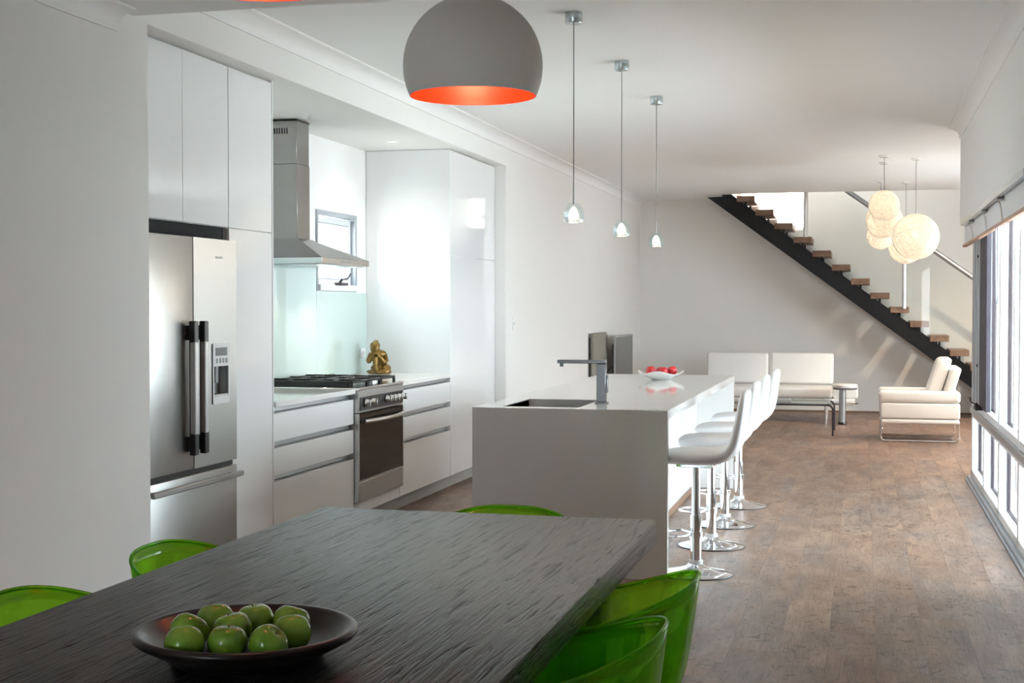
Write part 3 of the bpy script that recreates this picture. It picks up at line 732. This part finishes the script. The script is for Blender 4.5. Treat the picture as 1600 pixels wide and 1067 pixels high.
def apple(name, label, group, loc, m, r, tilt, rz):
    t = link(name, apple_bm(r), m, None, 60); t.location = loc; t.rotation_euler = (tilt, tilt*.6, rz)
    tag(t, label, 'apple', group)
    stb = B().tube([(0, 0, r*.60), (.001, 0, r*.75), (.003, 0, r*.90)], [.0016, .0014, .002], 6)
    s_ = link('stem', stb, 'apple_stem', None); s_.parent = t
    return t
for k, (dx, dy, dz_, lb) in enumerate(((-.075, -.02, .066, 'leftmost red apple in the white bowl'), (-.010, .055, .060, 'red apple at the back between the others in the white bowl'), (.022, -.04, .063, 'second red apple from the right in the white bowl'), (.080, .022, .066, 'rightmost red apple in the white bowl'))):
    apple('red_apple', lb, 'red apples in the white bowl', (bx+dx, by+dy, IZ+dz_), 'apple_red', .038, .2*k-.3, k*1.3)

# ------------------------------------------------------------------ bar stools (built round the origin, facing -X)
def super_ring(c, u, v, a, b_, n=28, p=4.):
    out = []
    for k in range(n):
        t = 2*pi*k/n; cu, sv = cos(t), sin(t)
        x = a*math.copysign(abs(cu)**(2/p), cu); y = b_*math.copysign(abs(sv)**(2/p), sv)
        out.append(Vector(c) + Vector(u)*x + Vector(v)*y)
    return out
def stool():
    t = thing('bar_stool', '', 'stool', (0, 0, 0), 'white bar stools along the island')
    path = [(-.190, .628), (-.175, .635), (-.12, .640), (-.04, .641), (.06, .641), (.14, .648), (.19, .672), (.218, .715), (.232, .77), (.246, .85), (.258, .93), (.266, .985), (.268, 1.002)]
    wid = [.13, .165, .19, .20, .205, .205, .205, .203, .20, .195, .188, .172, .14]
    thk = [.020, .032, .038, .040, .040, .040, .038, .036, .033, .030, .028, .024, .014]
    P = [Vector((x, 0, z)) for x, z in path]; rg = []
    for i, p in enumerate(P):
        d = (P[min(i+1, len(P)-1)] - P[max(i-1, 0)]).normalized(); n = Vector((-d.z, 0, d.x))
        rg.append(super_ring(p, (0, 1, 0), n, wid[i], thk[i], 28, 3.2))
    so_ = link('seat_shell', B().rings(rg), 'leather_stool', t, 60)
    md = so_.modifiers.new('sub', 'SUBSURF'); md.levels = 1; md.render_levels = 1
    link('seat_plate', B().box(-.10, .10, -.09, .09, .585, .606, .004), 'chrome', t)
    link('gas_cylinder', B().lathe([(.0, .59), (.024, .59), (.024, .21), (.0, .21)], (0, 0, 0), 24), 'chrome', t)
    link('column', B().lathe([(0, .32), (.031, .32), (.031, .05), (0, .05)], (0, 0, 0), 24), 'chrome', t)
    link('collar', B().lathe([(.031, .075), (.038, .075), (.040, .05), (.034, .045)], (0, 0, 0), 24), 'white_plastic', t)
    link('base_ring', B().lathe([(.19, .0), (.2035, .0), (.2045, .003), (.203, .0065), (.19, .0065)], (0, 0, 0), 48), 'black_plastic', t)
    link('base', B().lathe([(.036, .060), (.05, .045), (.09, .030), (.15, .017), (.195, .009), (.200, .006), (.198, .003), (0, .003)], (0, 0, 0), 48), 'chrome', t)
    pts = [(-.03, .03, .215)] + [(-.09 - .10*sin(pi*k/12), .11*cos(pi*k/12), .215) for k in range(13)] + [(-.03, -.03, .215)]
    link('footrest', B().tube(pts, .009, 10).lathe([(.031, .232), (.038, .232), (.038, .198), (.031, .198)], (0, 0, 0), 20), 'chrome', t)
    return t
s0 = stool()
sl_ = [(-.874, 7.42, 'white bar stool nearest the dining table'), (-.886, 8.31, 'second white bar stool from the dining table'),
       (-.884, 9.13, 'third white bar stool from the dining table'), (-.870, 10.02, 'white bar stool farthest from the dining table')]
s0.location = (sl_[0][0], sl_[0][1], 0); s0['label'] = sl_[0][2]
for x, y, lb in sl_[1:]: dup(s0, (x, y, 0), lb)

# ------------------------------------------------------------------ pendants
for k, y in enumerate((6.888, 8.32, 9.771)):
    lb = ('nearest of the three small glass pendants over the island', 'middle one of the three small glass pendants over the island', 'farthest of the three small glass pendants over the island')[k]
    x = -1.443; t = thing('glass_pendant', lb, 'pendant lamp', (x, y, 1.89), 'small glass pendants over the island')
    link('canopy', B().lathe([(0, 0), (.045, 0), (.045, -.052), (.043, -.055), (0, -.055)], (x, y, CEIL), 32), 'canopy_metal', t)
    link('cord', B().cyl((x, y, CEIL-.055), (x, y, 2.0), .0026, 8), 'cord_grey', t)
    link('cord_sleeve', B().cyl((x, y, 2.06), (x, y, 1.975), .0042, 8), 'anodised', t)
    gb = B(); n = 32; rg = []
    for r, z in ((.006, 1.982), (.022, 1.979), (.040, 1.962), (.050, 1.935), (.053, 1.908), (.050, 1.880), (.043, 1.880), (.046, 1.910), (.042, 1.935), (.030, 1.957), (.004, 1.970)):
        rg.append([(x+r*(1+.05*cos(8*2*pi*j/n))*cos(2*pi*j/n), y+r*(1+.05*cos(8*2*pi*j/n))*sin(2*pi*j/n), z) for j in range(n)])
    link('glass_shade', gb.rings(rg, True), 'shade_glass' if 'shade_glass' in MATS else 'pane', t)
    link('bulb', B().lathe([(0, 1.962), (.012, 1.955), (.022, 1.935), (.027, 1.915), (.024, 1.897), (0, 1.893)], (x, y, 0), 18), 'bulb_glass', t)
    lamp('pendant_glow', (x, y, 1.87), 4, (1, .84, .62), .03)

# dome pendants over the table
def dome(x, y, z, R, label):
    t = thing('dome_pendant', label, 'pendant lamp', (x, y, z), 'dome pendants over the dining table')
    a0 = math.asin(.425)
    out = [(R*cos(-a0 + (pi/2+a0)*k/20), R*sin(-a0 + (pi/2+a0)*k/20)) for k in range(21)]; out[-1] = (.0005, R)
    inn = [((R-.004)*cos(-a0 + (pi/2+a0)*k/20), (R-.004)*sin(-a0 + (pi/2+a0)*k/20)) for k in range(21)]; inn[-1] = (.0005, R-.004)
    inn[0] = (out[0][0]-.004, out[0][1])
    link('shade', B().lathe(out, (x, y, z), 64), 'dome_grey', t, 60)
    link('lining', B().lathe([out[0]] + inn, (x, y, z), 64), 'dome_red', t, 60)
    link('cap', B().lathe([(0, R+.04), (.018, R+.04), (.026, R+.001), (0, R-.001)], (x, y, z), 20), 'dome_grey', t)
    zc = LOW+.012 if y < STEP else CEIL
    link('cord', B().cyl((x, y, z+R+.04), (x, y, zc-.02), .004, 8), 'cord_grey', t)
    link('ceiling_rose', B().lathe([(0, zc-.025), (.05, zc-.022), (.055, zc), (0, zc)], (x, y, 0), 24), 'dome_grey', t)
    link('socket', B().lathe([(0, R-.004), (.022, R-.006), (.022, R-.07), (0, R-.07)], (x, y, z), 16), 'white_plastic', t)
    link('bulb', B().ball((x, y, z+R-.105), .032, 16, 12), 'bulb_dome', t)
    lamp('dome_glow', (x, y, z+.055), 2.2, (1, .72, .42), .03)
dome(-1.178, 4.1, 2.195, .217, 'grey dome pendant with red lining over the far end of the table')
dome(-1.224, 2.62, 2.215, .217, 'grey dome pendant at the top edge, only its red rim showing')

# ------------------------------------------------------------------ dining table
TX0, TX1, TY0, TY1, TZ = -1.828, -.653, 1.75, 4.455, .75
dt = thing('dining_table', 'dark stained timber dining table with rippled grain', 'table', (-1.24, 3.1, 0))
tt = B().box(TX0, TX1, TY0, TY1, TZ-.075, TZ, .006, 2)
link('tabletop', tt, 'table_wood', dt)
for x in (TX0+.16, TX1-.16):
    for y in (TY0+.25, TY1-.25):
        link('leg', B().rings([super_ring((x, y, 0), (1, 0, 0), (0, 1, 0), .04, .04, 16, 6), super_ring((x, y, TZ-.076), (1, 0, 0), (0, 1, 0), .05, .05, 16, 6)]), 'table_wood', dt)
link('apron', B().box(TX0+.12, TX1-.12, TY0+.2, TY0+.225, TZ-.14, TZ-.076).box(TX0+.12, TX1-.12, TY1-.225, TY1-.2, TZ-.14, TZ-.076), 'table_wood', dt)

# bowl and green apples
bx, by, bz = -1.19, 2.50, TZ
bp = [(0, .014), (.10, .014), (.145, .020), (.178, .038), (.200, .056), (.208, .061), (.216, .062), (.222, .058), (.223, .051), (.217, .044), (.195, .032), (.165, .016), (.152, .004), (.145, 0), (0, 0)]
tag(link('wooden_bowl', B().lathe(bp, (bx, by, bz), 64), 'bowl_dark', None, 50), 'wide dark bowl of green apples on the dining table', 'bowl')
P9 = [(-1.253, 2.362, 'green apple at the front left of the dark bowl'), (-1.178, 2.392, 'green apple at the front middle of the dark bowl'), (-1.098, 2.402, 'green apple at the front right of the dark bowl'),
      (-1.082, 2.478, 'green apple behind the front right apple in the dark bowl'), (-1.283, 2.437, 'green apple behind the front left apple in the dark bowl'), (-1.205, 2.470, 'green apple behind the front middle apple in the dark bowl'),
      (-1.275, 2.535, 'leftmost apple of the back row in the dark bowl'), (-1.118, 2.557, 'rightmost apple of the back row in the dark bowl'), (-1.195, 2.553, 'middle apple of the back row in the dark bowl')]
for k, (x, y, lb) in enumerate(P9):
    apple('green_apple', lb, 'green apples in the dark bowl', (x, y, bz+.054 + (.006 if k > 2 else 0)), 'apple_green', .0385, (-.5, .1, -.6, -.4, .5, .2, -.3, .3, .1)[k], k*2.1)

# ------------------------------------------------------------------ green acrylic tub chairs (built round the origin, back toward +X)
def tub_chair():
    t = thing('tub_chair', '', 'chair', (0, 0, 0), 'green acrylic chairs round the dining table')
    n = 72; rg = []
    def rimz(th):           # th = 0 at the back
        c = (1-cos(th))/2
        return .742 - .19*c**1.0 - .12*max(0, c-.55)/.45
    def plan(th, k):        # rounded plan
        a, b_ = .285*k, .275*k
        cu, sv = cos(th), sin(th); p = 2.5
        return a*math.copysign(abs(cu)**(2/p), cu), b_*math.copysign(abs(sv)**(2/p), sv)
    for lv in range(15):
        row = []
        for j in range(n):
            th = 2*pi*j/n; zt = rimz(th); front = max(0, -cos(th))**1.5
            if lv < 5: k = .02 + .76*lv/4; z = .425 + .012*(lv/4)**2
            else:
                s_ = (lv-4)/10; k = .78 + .22*s_**.7; z = .437 + (zt-.437)*s_**1.35
                if front > 0: k = k*(1-front*.04)
            x, y = plan(th, k); row.append((x, y, z))
        rg.append(row)
    bm = bmesh.new(); R = [[bm.verts.new(p) for p in r] for r in rg]
    for a, b_ in zip(R, R[1:]):
        for j in range(n): bm.faces.new((a[j], a[(j+1) % n], b_[(j+1) % n], b_[j]))
    bm.faces.new(R[0][::-1]); rim = rg[-1]
    sh = link('shell', bm, 'acrylic_green', t, 60)
    md = sh.modifiers.new('thick', 'SOLIDIFY'); md.thickness = .007; md.offset = 0
    link('rim', B().tube(rim, .0058, 8, True), 'acrylic_green', t, 60)
    for sx in (-1, 1):
        for sy in (-1, 1):
            link('leg', B().tube([(sx*.13, sy*.13, .424), (sx*.17, sy*.17, .2), (sx*.205, sy*.205, .0)], [.02, .017, .014], 12), 'acrylic_green', t, 60)
    return t
tc0 = tub_chair()
chairs = [(-.700, 3.56, 0, 'green acrylic tub chair on the right of the table, by the stools'), (-.705, 2.98, 0, 'green acrylic tub chair right of the table, at the bottom edge'),
          (-1.20, 4.40, pi/2, 'green acrylic tub chair at the far end of the table, before the island'),
          (-1.765, 3.65, pi, 'green acrylic tub chair on the left of the table, in front of the fridge'), (-1.78, 2.93, pi, 'green acrylic tub chair left of the table, at the left edge')]
tc0.location = (chairs[0][0], chairs[0][1], 0); tc0['label'] = chairs[0][3]
for x, y, rz, lb in chairs[1:]: dup(tc0, (x, y, 0), lb, rz)

# ------------------------------------------------------------------ living end
dp_ = thing('wall_patch', 'dark grey patch on the left wall seen behind the tap', 'panel', (-3.05, 16.05, .55))  # dark patch on the left wall, built as a shallow grey box
link('front', B().box(-3.055, -3.01, 15.52, 16.40, .55, 1.14, .03, 4), 'patch_grey', dp_)
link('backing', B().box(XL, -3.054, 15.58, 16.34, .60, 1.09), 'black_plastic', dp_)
# television near the left wall on a low console
tv = thing('television', 'flat television near the left wall beyond the island', 'television', (-2.88, 16.9, .45))
link('cabinet_shell', B().box(-2.915, -2.885, 16.25, 17.50, .50, 1.10, .006), 'grey_plastic', tv)
link('screen', B().box(-2.886, -2.882, 16.275, 17.475, .53, 1.08), 'screen_grey', tv)
link('rear_housing', B().box(-2.965, -2.914, 16.45, 17.30, .62, 1.0, .02, 2), 'black_plastic', tv)
link('stand', B().box(-2.93, -2.90, 16.75, 17.0, .45, .55, .004).box(-3.0, -2.80, 16.6, 17.15, .4405, .452, .003), 'black_plastic', tv)
link('cable', B().tube(rounded([(-2.95, 16.50, .72), (-3.0, 16.35, .68), (-3.03, 16.28, .55), (-3.03, 16.3, .46)], .06), .006, 8), 'black_plastic', tv)
cs = thing('media_console', 'low white console under the television', 'cabinet', (-2.88, 16.9, 0))
link('carcass', B().box(-3.065, -2.70, 15.9, 17.9, .06, .44, .003), 'lacquer', cs)
link('plinth', B().box(-3.06, -2.74, 15.95, 17.85, 0, .06), 'skirting', cs)
for k in range(3): link('door', B().box(-2.70, -2.682, 15.905+k*.665, 15.905+k*.665+.66, .07, .435, .001), 'lacquer', cs)

def cushion(x0, x1, y0, y1, z0, z1, r=.03):
    return B().box(x0, x1, y0, y1, z0, z1, r, 4)
# sofa on the far wall
sf = thing('sofa', 'white leather two-seat sofa with low chrome frame against the far wall', 'sofa', (-1.18, 18.3, 0))
yb = 18.36
for a, b_ in ((-2.01, -1.205), (-1.175, -.37)):
    bk = cushion(a, b_, yb-.20, yb-.06, .445, .845, .035)
    for v in bk.bm.verts: v.co.y += (v.co.z-.445)*.18 - .03
    link('back_cushion', bk, 'leather_white', sf, 60)
    st_ = cushion(a, b_, yb-.88, yb-.20, .30, .435, .04)
    link('seat_cushion', st_, 'leather_white', sf, 60)
link('base_frame', B().box(-2.01, -.10, yb-.86, yb-.12, .245, .298, .012, 2), 'leather_white', sf)
link('chrome_rail', B().tube(rounded([(-2.0, yb-.87, .235), (-.15, yb-.87, .235), (-.06, yb-.7, .235)], .08), .010, 8).tube([(-2.0, yb-.15, .235), (-.1, yb-.15, .235)], .010, 8), 'chrome', sf)
for x in (-1.95, -.45):
    for y in (yb-.82, yb-.18): link('leg', B().cyl((x, y, 0), (x, y, .25), .016, 12), 'chrome', sf)
link('end_bolster', cushion(-.368, -.06, yb-.80, yb-.20, .30, .43, .03), 'leather_white', sf, 60)
# round-edged side table by the sofa
sd = thing('side_table', 'small side table with a single grey leg beside the sofa', 'table', (-.22, 17.3, 0))
link('top', B().lathe([(0, .50), (.14, .50), (.155, .485), (.15, .455), (.12, .445), (0, .445)], (-.215, 17.3, 0), 36), 'leather_white', sd)
link('top_ring', B().lathe([(.10, .445), (.15, .445), (.14, .43), (.10, .43)], (-.215, 17.3, 0), 36), 'frame_grey', sd)
link('pole', B().lathe([(0, .44), (.042, .44), (.042, .03), (0, .03)], (-.245, 17.3, 0), 20), 'anodised', sd)
link('foot', B().lathe([(0, .03), (.05, .03), (.055, .006), (.05, 0), (0, 0)], (-.245, 17.3, 0), 20), 'black_plastic', sd)
# coffee table
ct = thing('coffee_table', 'low glass coffee table on a bent dark metal frame', 'table', (-.75, 16.1, 0))
cx0_, cx1_, cy0_, cy1_ = -1.35, -.325, 15.72, 16.45
for y in (cy0_, cy1_):
    link('frame_hoop', B().tube(rounded([(cx0_, y, 0), (cx0_, y, .345), (cx1_, y, .345), (cx1_, y, 0)], .07, 6), .011, 8), 'frame_dark', ct)
link('cross_bar', B().tube([(cx1_-.06, cy0_, .345), (cx1_-.06, cy1_, .345)], .008, 8).tube([(cx0_+.06, cy0_, .345), (cx0_+.06, cy1_, .345)], .008, 8), 'frame_dark', ct)
link('glass_top', B().box(cx0_+.02, cx1_-.03, cy0_-.02, cy1_+.02, .357, .367, .003), 'table_glass', ct)
mg = thing('magazine', 'folded magazines lying on the coffee table behind the stools', 'magazine', (-.95, 16.0, .368))
link('pages', B().box(-1.06, -.80, 15.85, 16.05, .368, .383, .002), 'paper', mg)
link('cover', B().box(-1.064, -.798, 15.846, 16.054, .383, .387, .001), 'frame_grey', mg)
# armchair, facing -X
ar = thing('armchair', 'white leather armchair on a chrome sled frame by the staircase', 'armchair', (.6, 15.6, 0))
ay0, ay1 = 15.20, 15.98
for y in (ay0+.02, ay1-.02):
    link('sled_frame', B().tube(rounded([(.20, y, .20), (.185, y, .011), (.995, y, .011), (.985, y, .20)], .05, 5), .011, 8), 'chrome', ar)
link('sled_bar', B().tube([(.195, ay0+.02, .19), (.195, ay1-.02, .19)], .010, 8).tube([(.985, ay0+.02, .19), (.985, ay1-.02, .19)], .010, 8), 'chrome', ar)
link('base', cushion(.19, .995, ay0, ay1, .195, .245, .02), 'leather_white', ar, 60)
link('side_panel', cushion(.185, 1.0, ay0-.005, ay0+.13, .25, .418, .022), 'leather_white', ar, 60)
link('side_panel', cushion(.185, 1.0, ay1-.13, ay1+.005, .25, .418, .022), 'leather_white', ar, 60)
link('armrest', cushion(.165, 1.005, ay0-.01, ay0+.15, .422, .548, .04), 'leather_white', ar, 60)
link('armrest', cushion(.165, 1.005, ay1-.15, ay1+.01, .422, .548, .04), 'leather_white', ar, 60)
link('seat_cushion', cushion(.175, .80, ay0+.16, ay1-.16, .25, .50, .045), 'leather_white', ar, 60)
def lean(b, k):
    for v in b.bm.verts: v.co.x += (v.co.z-.4)*k
    return b
link('back_cushion', lean(cushion(.62, .775, ay0+.155, ay1-.155, .42, .90, .05), .32), 'leather_white', ar, 60)
link('back_shell', lean(cushion(.79, .90, ay0+.02, ay1-.02, .42, .80, .035), .30), 'leather_white', ar, 60)

# ------------------------------------------------------------------ staircase
sc = thing('staircase', 'open-riser staircase with black steel stringer, timber treads and glass balustrade', 'staircase', (1.9, 18.9, 0))
DX, DZ = .2482, .1848
t1x, t1z = -1.53, 2.925
y0, y1 = 18.47, 18.55
def sline(x): return 2.916 - (x+2.04)*.7405          # lower edge of the stringer
xs0, xs1 = -2.04, 1.80
link('stringer', B().prism([(xs0, sline(xs0)), (xs1, sline(xs1)), (xs1+.10, .0), (xs1+.38, .0), (xs1+.1, sline(xs1+.1)+.245), (-1.74+.02, 2.945), (-1.74-.10, 2.945), (-1.84, 2.92)], 'y', y0, y1), 'black_steel', sc, 0)
link('stringer', B().prism([(xs0, sline(xs0)), (xs1, sline(xs1)), (xs1+.10, .0), (xs1+.38, .0), (xs1+.1, sline(xs1+.1)+.245), (-1.74+.02, 2.945), (-1.74-.10, 2.945), (-1.84, 2.92)], 'y', FAR-.09, FAR-.01), 'black_steel', sc, 0)
for k in range(-1, 15):
    x = t1x+k*DX; z = t1z-k*DZ
    if z < .12: break
    tr = link('tread', B().box(x-.118, x+.118, y0-.02, FAR-.02, z-.08, z, .004), 'tread_wood', sc)
    if k >= 0: link('tread_bracket', B().box(x-.012, x+.012, y0+.01, y1-.01, z-.17, z-.062).box(x-.085, x+.085, y0+.005, y1-.005, z-.072, z-.0622), 'black_steel', tr)
    if k >= 0: link('tread_bracket', B().box(x-.012, x+.012, FAR-.08, FAR-.02, z-.17, z-.062), 'black_steel', tr)
gy = y0-.012-.014
def hand(x): return 2.954 - (x+.206)*.726
def glassp(xa, xb):
    zl = lambda x: sline(x)+.26
    return B().prism([(xa, zl(xa)), (xb, zl(xb)), (xb, hand(xb)-.03), (xa, hand(xa)-.03)], 'y', gy-.005, gy+.005)
for xa, xb in ((-1.60, -.765), (-.725, .49), (.535, 1.85)):
    link('glass_panel', glassp(xa, xb), 'balustrade_glass', sc, 0)
for x, zb in ((-.745, 2.385), (.512, 1.445), (1.88, .02)):
    link('post', B().cyl((x, gy, zb-.02), (x, gy, hand(x)-.02), .030, 16), 'steel_bright', sc)
link('handrail', B().tube([(-1.62, gy, hand(-1.62)), (1.95, gy, hand(1.95))], .033, 14), 'anodised', sc)

# woven globe pendants
for k, (x, y, z, r, lb) in enumerate(((.191, 14.13, 2.454, .152, 'highest small woven globe pendant of the left cluster'), (.201, 14.78, 2.346, .190, 'middle woven globe pendant of the left cluster'),
        (.193, 16.98, 2.30, .165, 'lowest woven globe pendant of the left cluster, behind two others'), (.506, 14.45, 2.156, .232, 'largest woven globe pendant, lower right of the cluster'),
        (.487, 17.20, 2.165, .200, 'woven globe pendant partly hidden behind the largest globe'))):
    t = thing('globe_pendant', lb, 'pendant lamp', (x, y, z), 'woven globe pendants at the living end')
    sh = link('woven_globe', B().ball((x, y, z), r, 36, 24), 'woven_shell', t)
    th = B(); rg_ = random.Random(k)
    for q in range(60):
        n = Vector((rg_.gauss(0, 1), rg_.gauss(0, 1), rg_.gauss(0, 1))).normalized(); u = n.orthogonal().normalized(); v = n.cross(u)
        th.tube([Vector((x, y, z)) + (u*cos(2*pi*j/28) + v*sin(2*pi*j/28))*(r*1.004) for j in range(28)], .0014, 3, True)
    so = link('thread', th, 'cord_white', t); so['kind'] = 'stuff'
    link('bulb', B().ball((x, y, z+.02), .028, 14, 10), 'bulb_warm', t)
    link('cord', B().cyl((x, y, z+.04), (x, y, CEIL-.02), .0028, 6), 'cord_grey', t)
    link('canopy', B().lathe([(0, CEIL-.022), (.04, CEIL-.02), (.055, CEIL-.004), (.055, CEIL), (0, CEIL)], (x, y, 0), 24), 'ceramic_white', t)
    lamp('globe_glow', (x, y, z+.02), 1.25*(r/.19)**2, (1, .83, .62), .035)

# unseen downlights added to warm the light at the living end, beyond the bulkhead
for k, (x, y) in enumerate(((1.7, 13.6), (1.7, 16.9))):
    t = thing('downlight', 'added unseen downlight over the %s of the living end' % ('near part', 'far part')[k], 'downlight', (x, y, CEIL), 'added living end downlights')
    link('ring', B().lathe([(.032, -.001), (.045, -.004), (.048, 0)], (x, y, CEIL), 24), 'white_plastic', t)
    link('lens', B().lathe([(0, -.0015), (.032, -.0015)], (x, y, CEIL), 24), 'downlight_lens', t)
    sl = bpy.data.lights.new('added_warm_beam', 'SPOT'); sl.energy = 260; sl.color = (1, .78, .57); sl.spot_size = 2.6; sl.spot_blend = .8; sl.shadow_soft_size = .04
    so = bpy.data.objects.new('added_warm_beam', sl); C.objects.link(so); so.location = (x, y, CEIL-.01)
